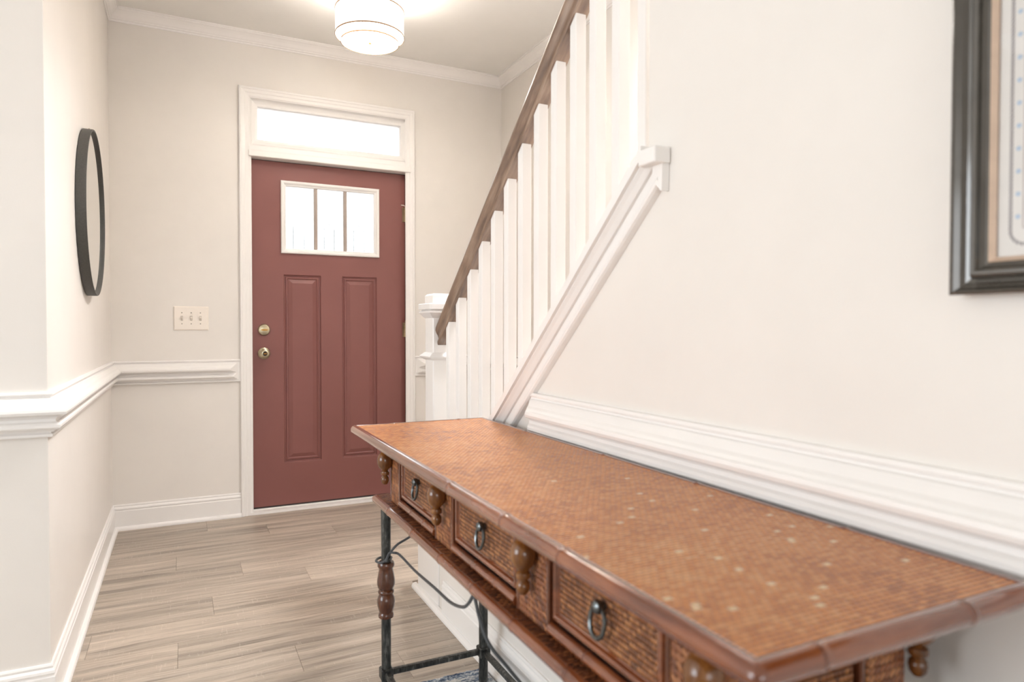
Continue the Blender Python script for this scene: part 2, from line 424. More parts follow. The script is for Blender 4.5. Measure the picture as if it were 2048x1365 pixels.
# ------------------------------------------------------------------ floor of separate planks
fl = struct(MB().box(XW, XF, YB, D+.14, -.05, -.006), 'floor', M['sub'], 'grey-brown wood-look plank floor', 'floor')
PW, PLN, Y0 = .1912, 1.22, 2.148
joints = {0: .334, -1: .630, 4: .486, 5: .231, 6: -.031, 7: .72, 8: .404, 9: .113, 1: -.02, 2: .93, 3: .10}
pl_cache = {}
def plank(x0, x1, y0, y1):
    key = (round(x1-x0, 4), round(y1-y0, 4))
    if key not in pl_cache:
        a, b = key[0]/2-.0002, key[1]/2-.0002; c = .0006
        m_ = MB().rings([[(-a,-b,-.006),(a,-b,-.006),(a,b,-.006),(-a,b,-.006)], [(-a,-b,-.0012),(a,-b,-.0012),(a,b,-.0012),(-a,b,-.0012)],
                         [(-a+c,-b+c,0),(a-c,-b+c,0),(a-c,b-c,0),(-a+c,b-c,0)]])
        pl_cache[key] = m_.mesh('plank', M['floor'])
    o = bpy.data.objects.new('plank', pl_cache[key]); COL.objects.link(o); o.parent = fl
    o.location = ((x0+x1)/2, (y0+y1)/2, 0)
for k in range(-28, 11):
    y0 = Y0 + k*PW; y1 = min(y0+PW, D+.04)
    y0 = max(y0, -3.2)
    if y1 - y0 < .02: continue
    xa = XW if y1 <= YC+.1 else XL
    xb = XR if y0 < 2.6 else XF
    j = joints.get(k, random.uniform(-.5, .7))
    if k < -6: xa = XW
    x = j - PLN*math.ceil((j-xa)/PLN)
    while x < xb:
        p, q = max(x, xa), min(x+PLN, xb)
        if q-p > .01: plank(p, q, y0, y1)
        x += PLN
struct(MB().box(-3, 4, D+.14, D+4, -.2, -.03), 'porch_slab', M['porch'], 'pale concrete porch outside the front door', 'ground')

# ------------------------------------------------------------------ trim: crown, chair rail, baseboard
crown = [(0, H-.066), (.006, H-.066), (.008, H-.058), (.014, H-.056), (.016, H-.050), (.020, H-.046), (.030, H-.030), (.040, H-.018), (.046, H-.013), (.047, H-.007), (.052, H-.006), (.052, H), (0, H)]
struct(MB().sweep([(XW, YC), (XL, YC), (XL, D), (XF, D), (XF, 2.35)], crown, plan), 'trim_1', M['trim'], 'white crown moulding along the foyer ceiling', 'trim', smooth=False)
board = [(0, .770), (.010, .770), (.013, .773), (.013, .779), (.009, .782), (.009, .884), (.013, .886), (.015, .890), (.013, .895), (.010, .896), (0, .896)]
nose = [(.009, .786), (.016, .786), (.018, .791), (.030, .794), (.034, .799), (.034, .806), (.030, .811), (.022, .815), (.021, .822), (.026, .829), (.040, .832), (.049, .836), (.051, .843), (.049, .850), (.043, .853), (.038, .858), (.030, .863), (.022, .872), (.016, .878), (.009, .880)]
def chair_rail(name, path, label, r0=False, r1=False, cut=.012):
    P = [Vector(p) for p in path]
    o = struct(MB().sweep(path, board, plan), name, M['trim'], label, 'trim', smooth=False)
    Q = [p.copy() for p in P]
    if r0: Q[0] += (P[1]-P[0]).normalized()*(cut-.009)
    if r1: Q[-1] -= (P[-1]-P[-2]).normalized()*(cut-.009)
    MB().sweep([tuple(q) for q in Q], nose, plan, r0, r1).build('rail_nosing', M['trim'], o, smooth=False)
    return o
chair_rail('trim_2', [(XW, YC), (XL, YC), (XL, D), (.297, D)], 'white chair rail wrapping the left wall corner to the door casing', r1=True)
chair_rail('trim_3', [(1.325, D), (XF, D), (XF, 2.7)], 'white chair rail stub between the door casing and newel post', r0=True)
chair_rail('trim_4', [(XR, 1.638), (XR, YB)], 'thick white chair rail on the right wall above the console table', r0=True)
base = [(0, 0), (.012, 0), (.012, .100), (.009, .104), (.009, .108), (.012, .111), (.011, .118), (.006, .124), (.007, .130), (.005, .1354), (0, .1354)]
shoe = [(.012, 0), (.027, 0), (.027, .008), (.024, .015), (.018, .019), (.012, .020)]
def baseboard(name, path, label):
    o = struct(MB().sweep(path, base, plan), name, M['trim'], label, 'trim', smooth=False)
    MB().sweep(path, shoe, plan).build('shoe_moulding', M['trim'], o, smooth=False)
baseboard('baseboard_left', [(XW, YC), (XL, YC), (XL, D), (.297, D)], 'white baseboard wrapping the left walls to the front door')
baseboard('baseboard_far', [(1.325, D), (XF, D), (XF, 2.66)], 'white baseboard right of the front door behind the newel')
o = struct(MB().sweep([(XR, 2.330), (XR, YB)], base, plan), 'baseboard_right', M['trim'], 'white baseboard under the console table', 'trim', smooth=False)
MB().sweep([(XR, 2.655), (XR, YB)], [(a, b) for a, b in [(.004, 0), (.024, 0), (.024, .008), (.021, .015), (.015, .019), (.004, .020)]], plan).build('shoe_moulding', M['trim'], o, smooth=False)

# ------------------------------------------------------------------ FRONT DOOR with casing and transom
casing = [(0, 0), (0, .016), (.004, .019), (.012, .019), (.015, .016), (.030, .014), (.034, .011), (.050, .010), (.054, .007), (.058, .005), (.058, 0)]
struct(MB().sweep([(.296, 0), (.296, 2.4404), (1.3245, 2.4404), (1.3245, 0)], casing, wallY), 'trim_5', M['trim'], 'white moulded casing around the front door and transom', 'trim', smooth=False)
DY = D+.05
dr = empty('door_1', (.8225, DY, 0), 'dark red panelled front door with a small white-framed window', 'door', kind='structure')
def dpart(mb, name, mat, parent=dr, smooth=None):
    mb.v = [(x-.8225, y-DY, z) for x, y, z in mb.v]
    return mb.build(name, mat, parent, smooth)
jm = MB().box(.345, .3615, D-.001, D+.14, 0, 2.05).box(1.2835, 1.300, D-.001, D+.14, 0, 2.05)
jm.box(.3615, .375, DY+.045, D+.14, 0, 2.05).box(1.27, 1.2835, DY+.045, D+.14, 0, 2.05)
dpart(jm, 'door_jamb', M['trim'])
dpart(MB().box(.3615, .3655, DY+.006, DY+.044, .02, 2.05).box(1.2795, 1.2835, DY+.006, DY+.044, .02, 2.05).box(.3615, 1.2835, DY+.006, DY+.044, 2.0465, 2.0505), 'weatherstrip', M['gap'])
dpart(MB().box(.345, 1.300, D-.012, D+.14, 0, .014).box(.3615, 1.2835, DY-.012, D+.14, .014, .019), 'threshold', M['trim'])
dpart(MB().box(.366, 1.279, DY-.002, DY+.02, .0191, .027), 'bottom_sweep', M['gap'])
DT = lambda x, z, h: (x, h, z)
panels = [(.539, .756, .275, 1.390), (.881, 1.098, .275, 1.390)]
lite = (.548, 1.090, 1.534, 1.920)
dpart(MB().holed(.3665, 1.2785, .025, 2.046, panels+[lite], DY, DY+.044, DT), 'door_slab', M['door'])
for a, b, c, d in panels:
    L = [(0, 0), (.002, .001), (.006, .010), (.012, .011), (.016, .005), (.022, .004), (.024, .009), (.028, .011), (.048, .004), (.050, .003)]
    dpart(MB().rings([[(a+i, DY+h, c+i), (b-i, DY+h, c+i), (b-i, DY+h, d-i), (a+i, DY+h, d-i)] for i, h in L]), 'door_panel', M['door'])
def rect(x0, x1, z0, z1, i, y): return [(x0+i, y, z0+i), (x1-i, y, z0+i), (x1-i, y, z1-i), (x0+i, y, z1-i)]
lf = dpart(MB().rings([rect(.526, 1.111, 1.514, 1.940, i, DY+h) for i, h in [(0, 0), (0, -.010), (.004, -.014), (.012, -.014), (.018, -.010), (.022, -.004), (.028, -.002), (.031, .006), (.031, .030), (.0, .030)]], fill=False, close=True), 'window_frame', M['trim'])
for x in (.7275, .9035): dpart(MB().bbox(x-.0105, x+.0105, DY+.002, DY+.028, 1.545, 1.909, .003), 'muntin', M['muntin'], lf)
for a, b in ((.557, .7175), (.738, .8935), (.914, 1.080)):
    g_ = dpart(MB().box(a, b, DY+.014, DY+.018, 1.545, 1.909), 'pane', M['glass'], lf)
    wd = b-a; cm_ = MB()
    for fx in (.25, .64):
        x = a+wd*fx
        cm_.box(x-.0016, x+.0016, DY+.010, DY+.0135, 1.545, 1.672)
        for sgn, ln in ((1, .075), (-1, .045)):
            e = min(ln, (b-x-.004) if sgn > 0 else (x-a-.004))
            cm_.prism([(x-.0015, 1.672), (x+.0015, 1.672), (x+sgn*e+.001, 1.672+e*1.05), (x+sgn*e-.001, 1.672+e*1.05)], DY+.010, DY+.0135, 'y')
    dpart(cm_, 'lead_came', M['came'], lf)
# transom
tr = empty('window_1', (.8225, D+.06, 2.05), 'bright white transom window above the front door', 'window', kind='structure')
def tpart(mb, name, mat, smooth=None):
    mb.v = [(x-.8225, y-D-.06, z-2.05) for x, y, z in mb.v]; return mb.build(name, mat, tr, smooth)
tpart(MB().bbox(.3455, 1.2995, D-.022, D+.14, 2.0505, 2.086, .003).box(.3455, 1.2995, D-.006, D+.14, 2.086, 2.106), 'transom_bar', M['trim'])
tpart(MB().rings([rect(.346, 1.299, 2.106, 2.399, i, D+h) for i, h in [(0, .005), (.012, .005), (.022, .020), (.040, .028), (.052, .030), (.056, .045), (.056, .075), (0, .075)]], fill=False, close=True), 'window_frame', M['trim'])
tpart(MB().box(.402, 1.243, D+.055, D+.060, 2.162, 2.343), 'pane', M['glass'])
# hardware
kn = MB().lathe([(0, -.001), (.033, -.001), (.034, -.006), (.030, -.010), (.012, -.013), (.012, -.030), (.022, -.036), (.027, -.046), (.027, -.056), (.022, -.062), (.015, -.064), (.0, -.064)], (0, 0, 0), 'y', 28).build('door_knob', M['nickel'], dr, loc=(.428-.8225, 0, .926)); kn['label'] = 'round aged-nickel knob'
MB().lathe([(0, -.062), (.013, -.062), (.013, -.066), (.0, -.066)], (0, 0, 0), 'y', 20).build('knob_face', M['gap'], kn)
MB().bbox(-.009, .009, -.072, -.063, -.004, .004, .002).build('thumb_turn', M['brass'], kn)
db = MB().lathe([(0, -.001), (.033, -.001), (.034, -.007), (.030, -.014), (.020, -.017), (0, -.018)], (0, 0, 0), 'y', 28).build('deadbolt', M['nickel'], dr, loc=(.429-.8225, 0, 1.063)); db['label'] = 'round aged-nickel deadbolt'
MB().prism([(-.022, 0), (-.012, -.005), (0, -.006), (.012, -.005), (.022, 0), (.012, .004), (0, .005), (-.012, .004)], -.030, -.017, 'y').build('thumb_turn', M['brass'], db)
for z in (1.795, 1.063, .300):
    hg = MB().box(-.020, -.0045, .0045, .0075, -.046, .046).build('hinge', M['nickel'], dr, loc=(1.281-.8225, -.008, z)); hg['label'] = 'aged-nickel hinge'
    for i in range(3): MB().lathe([(.0075, -.046+.031*i), (.0075, -.017+.031*i)], (0, 0, 0), 'z', 12).build('knuckle', M['nickel'], hg)
    MB().lathe([(0, .049), (.006, .049), (.005, .056), (0, .058)], (0, 0, 0), 'z', 12).build('pin', M['nickel'], hg)
    if z > 1.5:
        MB().tube([(-.004, -.002, .052), (-.012, -.014, .054), (-.034, -.020, .055)], .0035, 8).build('stop_pin', M['plate'], hg)
# switch plate
sw = empty('light_switch', (.0465, D, 1.1265), 'ivory triple toggle switch plate left of the front door', 'light switch')
MB().rings([[(-.0865+i, -h, -.0655+i), (.0865-i, -h, -.0655+i), (.0865-i, -h, .0655-i), (-.0865+i, -h, .0655-i)] for i, h in [(0, 0), (0, .003), (.005, .006)]]).build('plate', M['plate'], sw)
for x in (-.046, 0, .046):
    t_ = MB().prism([(-.0061, -.011), (-.0061, .011), (-.0185, .010), (-.0165, .002)], x-.0048, x+.0048, 'x').build('toggle', M['plate'], sw)
    MB().box(x-.0055, x+.0055, -.0066, -.006, -.0125, .0125).build('slot', M['slot'], t_)
    for z in (-.030, .030): MB().lathe([(0, -.006), (.003, -.006), (.0025, -.0072), (0, -.0074)], (x, 0, z), 'y', 10).build('screw', M['slot'], sw)
# plate on the stair wall
wp = empty('wall_plate', (XF, 2.885, 2.176), 'small white switch plate high on the stair wall between balusters', 'wall plate')
MB().rings([[(-h, -.036+i, -.060+i), (-h, .036-i, -.060+i), (-h, .036-i, .060-i), (-h, -.036+i, .060-i)] for i, h in [(0, 0), (0, .003), (.005, .006)]]).build('plate', M['plate'], wp)
MB().box(-.012, -.006, -.005, .005, -.011, .011).build('toggle', M['plate'], wp)

# ------------------------------------------------------------------ STAIRCASE
RISE, RUN, S0 = .19, .2215, 2.40
st = empty('staircase', (1.4, 2.4, 0), 'white painted staircase rising behind the balustrade', 'staircase')
def spart(mb, name, mat, parent=st, smooth=None):
    mb.v = [(x-1.4, y-2.4, z) for x, y, z in mb.v]; return mb.build(name, mat, parent, smooth)
for i in range(14):
    y = S0 - i*RUN; z = RISE*(i+1)
    x0 = XR+.112
    spart(MB().box(x0, XF-.002, y-.016, y, RISE*i, z-.028), 'riser', M['trim'])
    spart(MB().bbox(x0, XF-.002, y-RUN-.012, y+.025, z-.028, z, .005), 'tread', M['trim'])
spart(MB().bbox(XR-.004, XR+.106, 2.387, 2.632, 0, .245, .003), 'newel_plinth', M['trim'])
YT = 2.416
def slope(y0, y1, d0, d1, x0, x1):
    return MB().prism([(y0, cap(y0)-d0), (y1, cap(y1)-d0), (y1, cap(y1)-d1), (y0, cap(y0)-d1)], x0, x1, 'x')
sc_ = spart(slope(YT-.005, 1.100, 0, .025, .829, XR+.116), 'stringer_cap', M['trim'])
def band(y0, y1, prof):
    """moulding that follows the slope; profile of (x, drop below the cap)"""
    n = len(prof); m_ = MB()
    m_.add([(x, y, cap(y)-d) for y in (y0, y1) for x, d in prof], [tuple(range(n))[::-1], tuple(range(n, 2*n))] + [(i, (i+1) % n, n+(i+1) % n, n+i) for i in range(n)])
    return m_
XE = XR-.0005
spart(band(YT-.04, 1.085, [(XE, .025), (.838, .025), (.839, .029), (.845, .036), (.851, .046), (.853, .049), (XE, .049)]), 'cove', M['trim'], sc_)
spart(band(YT-.04, 1.080, [(XE, .049), (.860, .049), (.860, .086), (XE, .086)]), 'skirt_board', M['trim'], sc_)
spart(band(YT-.04, 1.072, [(XE, .086), (.856, .086), (.850, .089), (.848, .094), (.850, .100), (.855, .104), (XE, .106)]), 'bead', M['trim'], sc_)
spart(MB().bbox(.828, XR-.0005, 1.054, 1.108, 1.398, 1.430, .002), 'cap_end_block', M['trim'], sc_)
spart(MB().prism([(1.058, 1.398), (1.090, 1.398), (1.090, 1.372), (1.064, 1.345), (1.060, 1.345)], .850, XR-.0005, 'x'), 'cap_return', M['trim'], sc_)

# balustrade
br = empty('balustrade', (.895, 2.46, 0), 'white square balusters and box newel under a stained handrail', 'balustrade')
def bpart(mb, name, mat, parent=br, smooth=None):
    mb.v = [(x-.895, y-2.46, z) for x, y, z in mb.v]; return mb.build(name, mat, parent, smooth)
und = lambda y: 1.096 + (2.314-y)*.858              # underside of the handrail
by = [2.314, 2.215, 2.108, 2.010, 1.912, 1.817, 1.722, 1.624, 1.528, 1.431, 1.342, 1.248, 1.152]
for y in by:
    a, b = y, y+.029; c = .0015
    m_ = MB(); vs = []
    for zf in (lambda q: cap(q)-.004, lambda q: und(q)+.0005):
        for x, q in ((.880+c, a), (.910-c, a), (.910, a+c), (.910, b-c), (.910-c, b), (.880+c, b), (.880, b-c), (.880, a+c)):
            vs.append((x, q, zf(q)))
    m_.add(vs, [tuple(range(8))[::-1], tuple(range(8, 16))] + [(i, (i+1) % 8, 8+(i+1) % 8, 8+i) for i in range(8)])
    bpart(m_, 'baluster', M['trim'])
# handrail profile: (offset in x, height above underside measured vertically)
hp = [(-.020, 0), (-.022, .004), (-.022, .014), (-.019, .018), (-.018, .026), (-.021, .036), (-.027, .046), (-.0305, .056), (-.030, .066), (-.025, .074), (-.014, .080), (0, .082)]
hp = hp + [(-a, b) for a, b in hp[-2::-1]]
m_ = MB(); n_ = len(hp); vs = []
for y in (YT+.001, WALL_END-.02-.9):
    for a, b in hp: vs.append((.895+a*1.0, y, und(y)+b))
m_.add(vs, [tuple(range(n_))[::-1], tuple(range(n_, 2*n_))] + [(i, (i+1) % n_, n_+(i+1) % n_, n_+i) for i in range(n_)])
m_.sm = True
bpart(m_, 'handrail', M['rail'])
# box newel
nx0, nx1, ny0, ny1 = .855, .945, 2.416, 2.506
nw = bpart(MB().bbox(nx0, nx1, ny0, ny1, .2455, 1.128, .003), 'newel_post', M['trim'])
def nring(levels):
    return MB().rings([[(nx0-i, ny0-i, z), (nx1+i, ny0-i, z), (nx1+i, ny1+i, z), (nx0-i, ny1+i, z)] for i, z in levels], close=False)
bpart(nring([(0, .950), (.004, .952), (.014, .958), (.018, .963), (.018, .966), (.004, .978), (0, .980)]), 'collar', M['trim'], nw)
bpart(nring([(0, 1.112), (.004, 1.114), (.012, 1.124), (.019, 1.132), (.019, 1.137), (.012, 1.142), (.010, 1.1435), (.010, 1.145), (.021, 1.1455), (.021, 1.165), (.019, 1.167), (.001, 1.167), (.001, 1.198), (-.006, 1.205)]), 'cap', M['trim'], nw)

# ------------------------------------------------------------------ ROUND MIRROR
MY, MZ, MRAD = 3.135, 1.526, .325
mi = empty('wall_mirror', (XL, MY, MZ), 'round mirror with a deep charcoal rim on the left wall', 'mirror')
MB().lathe([(MRAD-.006, .002), (MRAD, .002), (MRAD, .033), (MRAD-.001, .035), (MRAD-.006, .035), (MRAD-.007, .033), (MRAD-.007, .014)], (0, 0, 0), 'x', 96, closed=True).build('rim', M['mirror_rim'], mi)
MB().lathe([(MRAD-.0075, .006), (MRAD-.0075, .0255)], (0, 0, 0), 'x', 96).build('mirror_glass', M['mirror'], mi, smooth=False)
MB().tube([(.0, 0, MRAD+.006), (.010, 0, MRAD+.006), (.013, 0, MRAD+.012)], .002, 8).build('hanging_nail', M['nickel'], mi)

# ------------------------------------------------------------------ FRAMED PRINT
PY0, PY1, PZ0, PZ1 = -.02, .500, 1.113, 1.86
pf = empty('framed_print', (XR, (PY0+PY1)/2, PZ0), 'framed nautical print with rope border on the right wall', 'picture')
cy_ = (PY0+PY1)/2
def prect(i, h): return [(-h, PY0-cy_+i, i), (-h, PY1-cy_-i, i), (-h, PY1-cy_-i, PZ1-PZ0-i), (-h, PY0-cy_+i, PZ1-PZ0-i)]
MB().rings([prect(i, h) for i, h in [(.004, .001), (.004, .019), (0, .021), (0, .027), (.0025, .0285), (.0045, .027), (.009, .0215), (.014, .018), (.019, .0165), (.0205, .018), (.0215, .0235), (.0235, .0245), (.0265, .0245), (.0285, .0235), (.0300, .019), (.034, .0155), (.038, .014), (.038, .006), (.02, .001)]], fill=False, close=True).build('frame', M['frame_dark'], pf, smooth=False)
MB().rings([prect(i, h) for i, h in [(.0375, .0065), (.0375, .0155), (.043, .010), (.043, .0065)]], fill=False, close=True).build('sight_edge', M['frame_gold'], pf, smooth=False)
pp = MB().rings([prect(.037, .003), prect(.037, .006)]).build('print', M['paper'], pf)
MB().box(-.0095, -.0085, PY0-cy_+.040, PY1-cy_-.040, .040, PZ1-PZ0-.040).build('glass', M['glass'], pf)
# printed rope: short slanted strokes round a rounded rectangle
rm = MB(); r0_, rr_ = .056, .016
hw, hh = (PY1-PY0)/2-r0_, (PZ1-PZ0)/2-r0_
pts = []
for cx, cz, a0 in ((hw-rr_, hh-rr_, 0), (-hw+rr_, hh-rr_, PI/2), (-hw+rr_, -hh+rr_, PI), (hw-rr_, -hh+rr_, 3*PI/2)):
    for k in range(9): a = a0+PI/2*k/8; pts.append((cx+rr_*math.cos(a), cz+rr_*math.sin(a)))
pts.append(pts[0]); acc = 0.0; step = .0046
for (ax, az), (bx, bz) in zip(pts, pts[1:]):
    L_ = math.hypot(bx-ax, bz-az)
    while acc < L_:
        t = acc/L_; px_, pz_ = ax+(bx-ax)*t, az+(bz-az)*t; dx, dz = (bx-ax)/L_, (bz-az)/L_; nx_, nz_ = -dz, dx
        w2, ln = .0019, .0019
        rm.add([(-.0062, px_+dx*(-ln+sx)+nx_*sy, pz_+dz*(-ln+sx)+nz_*sy + (PZ1-PZ0)/2) for sx, sy in ((-.0012, -w2), (.0018, -w2), (.0052, w2), (.0022, w2))], [(0, 1, 2, 3)])
        acc += step
    acc -= L_
rm.build('rope_border', M['rope'], pp)['kind'] = 'stuff'
im = MB()
for q in (.069,):
    for s_ in (-1, 1): im.box(-.0063, -.0061, s_*((PY1-PY0)/2-q)-.0006, s_*((PY1-PY0)/2-q)+.0006, .075, PZ1-PZ0-.075)
    im.box(-.0063, -.0061, -(PY1-PY0)/2+q, (PY1-PY0)/2-q, .074, .0752)
im.build('ruled_line', M['ink'], pp)
dm = MB().lathe([(0, -.0061), (.0028, -.0061), (.0028, -.0063), (0, -.0063)], (0, 0, 0), 'x', 10).build('printed_dot', M['blue'], pp, loc=(0, (PY1-PY0)/2-.0635, .088))
for k in range(1, 22): dup(dm, pp, (0, (PY1-PY0)/2-.0635, .088+k*.026))

# ------------------------------------------------------------------ CEILING LAMP
LX, LY = .817, 3.20
la = empty('ceiling_lamp', (LX, LY, H), 'two-tier linen drum ceiling lamp glowing above the foyer', 'ceiling lamp')
def lamp(name, mat, prof, closed=True, seg=64, c=(0, 0, 0)):
    return MB().lathe([(r*.914, h*.914-.1437) for r, h in prof], c, 'z', seg, closed=closed).build(name, M[mat], la)
lamp('outer_shade', 'shade', [(.1745, -.145), (.1760, -.145), (.1760, -.012), (.1745, -.012)])
lamp('shade_trim', 'shadetrim', [(.1755, -.147), (.1778, -.147), (.1778, -.1412), (.1755, -.1412)])
lamp('shade_trim', 'shadetrim', [(.1755, -.0155), (.1775, -.0155), (.1775, -.011), (.1755, -.011)])
lamp('ring_diffuser', 'diff', [(.150, -.1445), (.173, -.1445), (.173, -.1425), (.150, -.1425)])
lamp('inner_shade', 'shade', [(.1465, -.178), (.1480, -.178), (.1480, -.140), (.1465, -.140)])
lamp('shade_trim', 'shadetrim', [(.1470, -.1800), (.1502, -.1800), (.1502, -.1742), (.1470, -.1742)])
lamp('bottom_diffuser', 'diff', [(0, -.1765), (.146, -.1765), (.146, -.1745), (0, -.1745)], False)
lamp('finial', 'brass', [(0, -.177), (.008, -.177), (.008, -.181), (.004, -.184), (.005, -.188), (0, -.191)], False, 16)
MB().lathe([(0, 0), (.065, 0), (.065, -.014), (.05, -.020), (.012, -.024), (.010, -.030), (.008, -.240), (0, -.240)], (0, 0, 0), 'z', 24).build('stem', M['nickel'], la)
for k in range(3):
    a = 2*PI*k/3
    lamp('bulb', 'shade_in', [(0, -.098), (.018, -.095), (.028, -.078), (.026, -.061), (.014, -.048), (0, -.046)], False, 16, (.085*math.cos(a), .085*math.sin(a), 0))

# ------------------------------------------------------------------ CONSOLE TABLE  (local: origin on the floor under its centre)
TX, TY = .6175, 1.1375
ROT = math.radians(0.5)
tb = empty('console_table', (TX, TY, .0), 'brown woven-rattan console table with bamboo edging and iron legs', 'console table')
tb.rotation_euler.z = -ROT
HX, HY = .1975, .7475                        # half size of the top
def P(mb, name, mat, parent=tb, smooth=None): return mb.build(name, mat, parent, smooth)
ZT = .800
R_ = .0125
HXB = HX+.009
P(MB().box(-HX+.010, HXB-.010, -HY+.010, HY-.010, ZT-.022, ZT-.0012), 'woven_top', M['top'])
def culm(a, b, axis_mat, nodes, r, name='bamboo_edge', parent=tb):
    """a bamboo culm with swollen node rings, from a to b"""
    a, b = Vector(a), Vector(b); L_ = (b-a).length
    ts = {0.0, 1.0}
    for k in range(1, 10): ts.add(k/10)
    for n in nodes:
        for d in (-.010, -.005, -.002, 0, .002, .005, .010): ts.add(min(1, max(0, n+d/L_)))
    ts = sorted(ts)
    def rad(t):
        q = min([abs(t-n)*L_ for n in nodes] + [1])
        return r*(1 + (.10*math.exp(-(q/.004)**2) if q < .03 else 0) - (.07 if q < .0012 else 0))
    pts = [a+(b-a)*t for t in ts]; m_ = MB()
    m_.tube(pts, r, 16)
    vs = []
    for i, t in enumerate(ts):
        for k in range(16):
            p = Vector(m_.v[i*16+k]); c = pts[i]; vs.append(tuple(c+(p-c)*(rad(t)/r)))
    m_.v = vs
    o = P(m_, name, axis_mat, parent)
    for n in nodes:
        c = a+(b-a)*n; d = (b-a)/L_
        MB().tube([c-d*.0011, c+d*.0011], r*1.075, 16).build('bamboo_node', M['node'], o)
    return o
zc_ = ZT-R_
ny = lambda y: (y-TY+HY)/(2*HY)
culm((-HX+.008, -HY+.008, zc_), (-HX+.008, HY-.008, zc_), M['bamboo'], [ny(v) for v in (.705, .876, 1.107)], R_)
culm((HXB-.008, -HY+.008, zc_), (HXB-.008, HY-.008, zc_), M['bamboo'], [.15, .35, .55, .8], R_)
culm((-HX+.008, -HY+.008, zc_), (HXB-.008, -HY+.008, zc_), M['bamboo_x'], [.17, .71], R_)
culm((-HX+.008, HY-.008, zc_), (HXB-.008, HY-.008, zc_), M['bamboo_x'], [.3, .8], R_)
def corners(x0, x1, y0, y1, z, r):
    for x in (x0, x1):
        for y in (y0, y1): P(MB().lathe([(r*math.sin(PI*k/10), -r*math.cos(PI*k/10)) for k in range(11)], (x, y, z), 'z', 16), 'edge_corner', M['bamboo'])
corners(-HX+.008, HXB-.008, -HY+.008, HY-.008, zc_, R_*1.01)
# case
BX0, BX1, BY0, BY1 = .502-TX, .790-TX, .518-TY, 1.760-TY
ZB, ZU = .606, .7785
P(MB().box(BX0+.014, BX1-.002, BY0+.014, BY1-.014, ZB, ZU), 'case', M['recess'])
stn = [y-TY for y in (1.718, 1.344, .933, .560)]
pw = [.042, .055, .055, .042]
for y, h in zip(stn, pw):
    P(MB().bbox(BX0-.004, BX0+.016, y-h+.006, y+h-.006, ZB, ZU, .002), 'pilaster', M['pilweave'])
    for s_ in (-1, 1):
        P(MB().bbox(BX0-.006, BX0+.016, y+s_*(h-.003)-.004, y+s_*(h-.003)+.004, ZB, ZU, .002), 'pilaster_bead', M['tablewood'])
    if h > .05: pass
# turned drops in front of the pilasters and at the back corners
drop = [(0, .781), (.010, .781), (.010, .747)] + [(.0212*math.sin(PI*k/12), .7165+.0265*math.cos(PI*k/12)) for k in range(2, 11)] + [(.0085, .6905), (.0078, .689), (.0110, .6875), (.0118, .683), (.0108, .679), (.0070, .677), (.0068, .676), (.0100, .672), (.0112, .666), (.0100, .659), (.0058, .6535), (0, .652)]
for x, y in [(.4815-TX, v-TY) for v in (1.760, 1.344, .933, .522)] + [(.800-TX, .505-TY), (.800-TX, 1.772-TY)]:
    P(MB().lathe(drop, (x, y, 0), 'z', 24), 'turned_drop', M['turned'])
# drawers
for (ya, yb) in ((stn[1]+pw[1], stn[0]-pw[0]), (stn[2]+pw[2], stn[1]-pw[1]), (stn[3]+pw[3], stn[2]-pw[2])):
    ya += .007; yb -= .007; z0, z1 = .634, .7765
    def dre(i, h): return [(BX0-h, ya+i, z0+i), (BX0-h, yb-i, z0+i), (BX0-h, yb-i, z1-i), (BX0-h, ya+i, z1-i)]
    d_ = P(MB().rings([dre(i, h) for i, h in [(0, -.014), (0, -.001), (.002, .003), (.006, .004), (.010, .003), (.012, -.001), (.014, -.003), (.014, -.006), (0, -.014)]], fill=False), 'drawer', M['bamboo'])
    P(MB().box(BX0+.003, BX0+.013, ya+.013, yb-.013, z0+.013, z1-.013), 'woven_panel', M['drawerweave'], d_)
    ym = (ya+yb)/2
    rg = MB().lathe([(.0, .0), (.0065, .0), (.0060, -.004), (.0085, -.006), (.0098, -.0105), (.0088, -.015), (.0050, -.018), (0, -.0185)], (BX0+.004, ym, .703), 'x', 18)
    pl = P(rg, 'ring_pull_post', M['pull'], d_)
    RT, rt = .0215, .0033
    ring_pts = [(BX0-.0075 + .003*math.cos(2*PI*k/32), ym + RT*.80*math.sin(2*PI*k/32), .6835 + RT*math.cos(2*PI*k/32)) for k in range(33)]
    P(MB().tube(ring_pts, rt, 8, caps=False), 'pull_ring', M['pull'], d_)
    culm((BX0-.001, ya-.004, .6185), (BX0-.001, yb+.004, .6185), M['bamboo'], [.28, .62], .0095, 'bamboo_rail')
# ends of the case
for s_, ye in ((-1, BY0), (1, BY1)):
    for x in (BX0+.034, BX1-.034):
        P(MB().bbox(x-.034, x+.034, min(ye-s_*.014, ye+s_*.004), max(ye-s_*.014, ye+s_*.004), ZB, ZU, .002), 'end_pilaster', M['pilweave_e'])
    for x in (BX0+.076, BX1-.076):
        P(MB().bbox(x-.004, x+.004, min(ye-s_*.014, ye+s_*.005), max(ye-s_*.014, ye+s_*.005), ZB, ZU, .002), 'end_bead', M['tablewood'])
    P(MB().box(BX0+.088, BX1-.088, min(ye-s_*.014, ye), max(ye-s_*.014, ye), ZB, ZU), 'end_panel', M['endweave'])
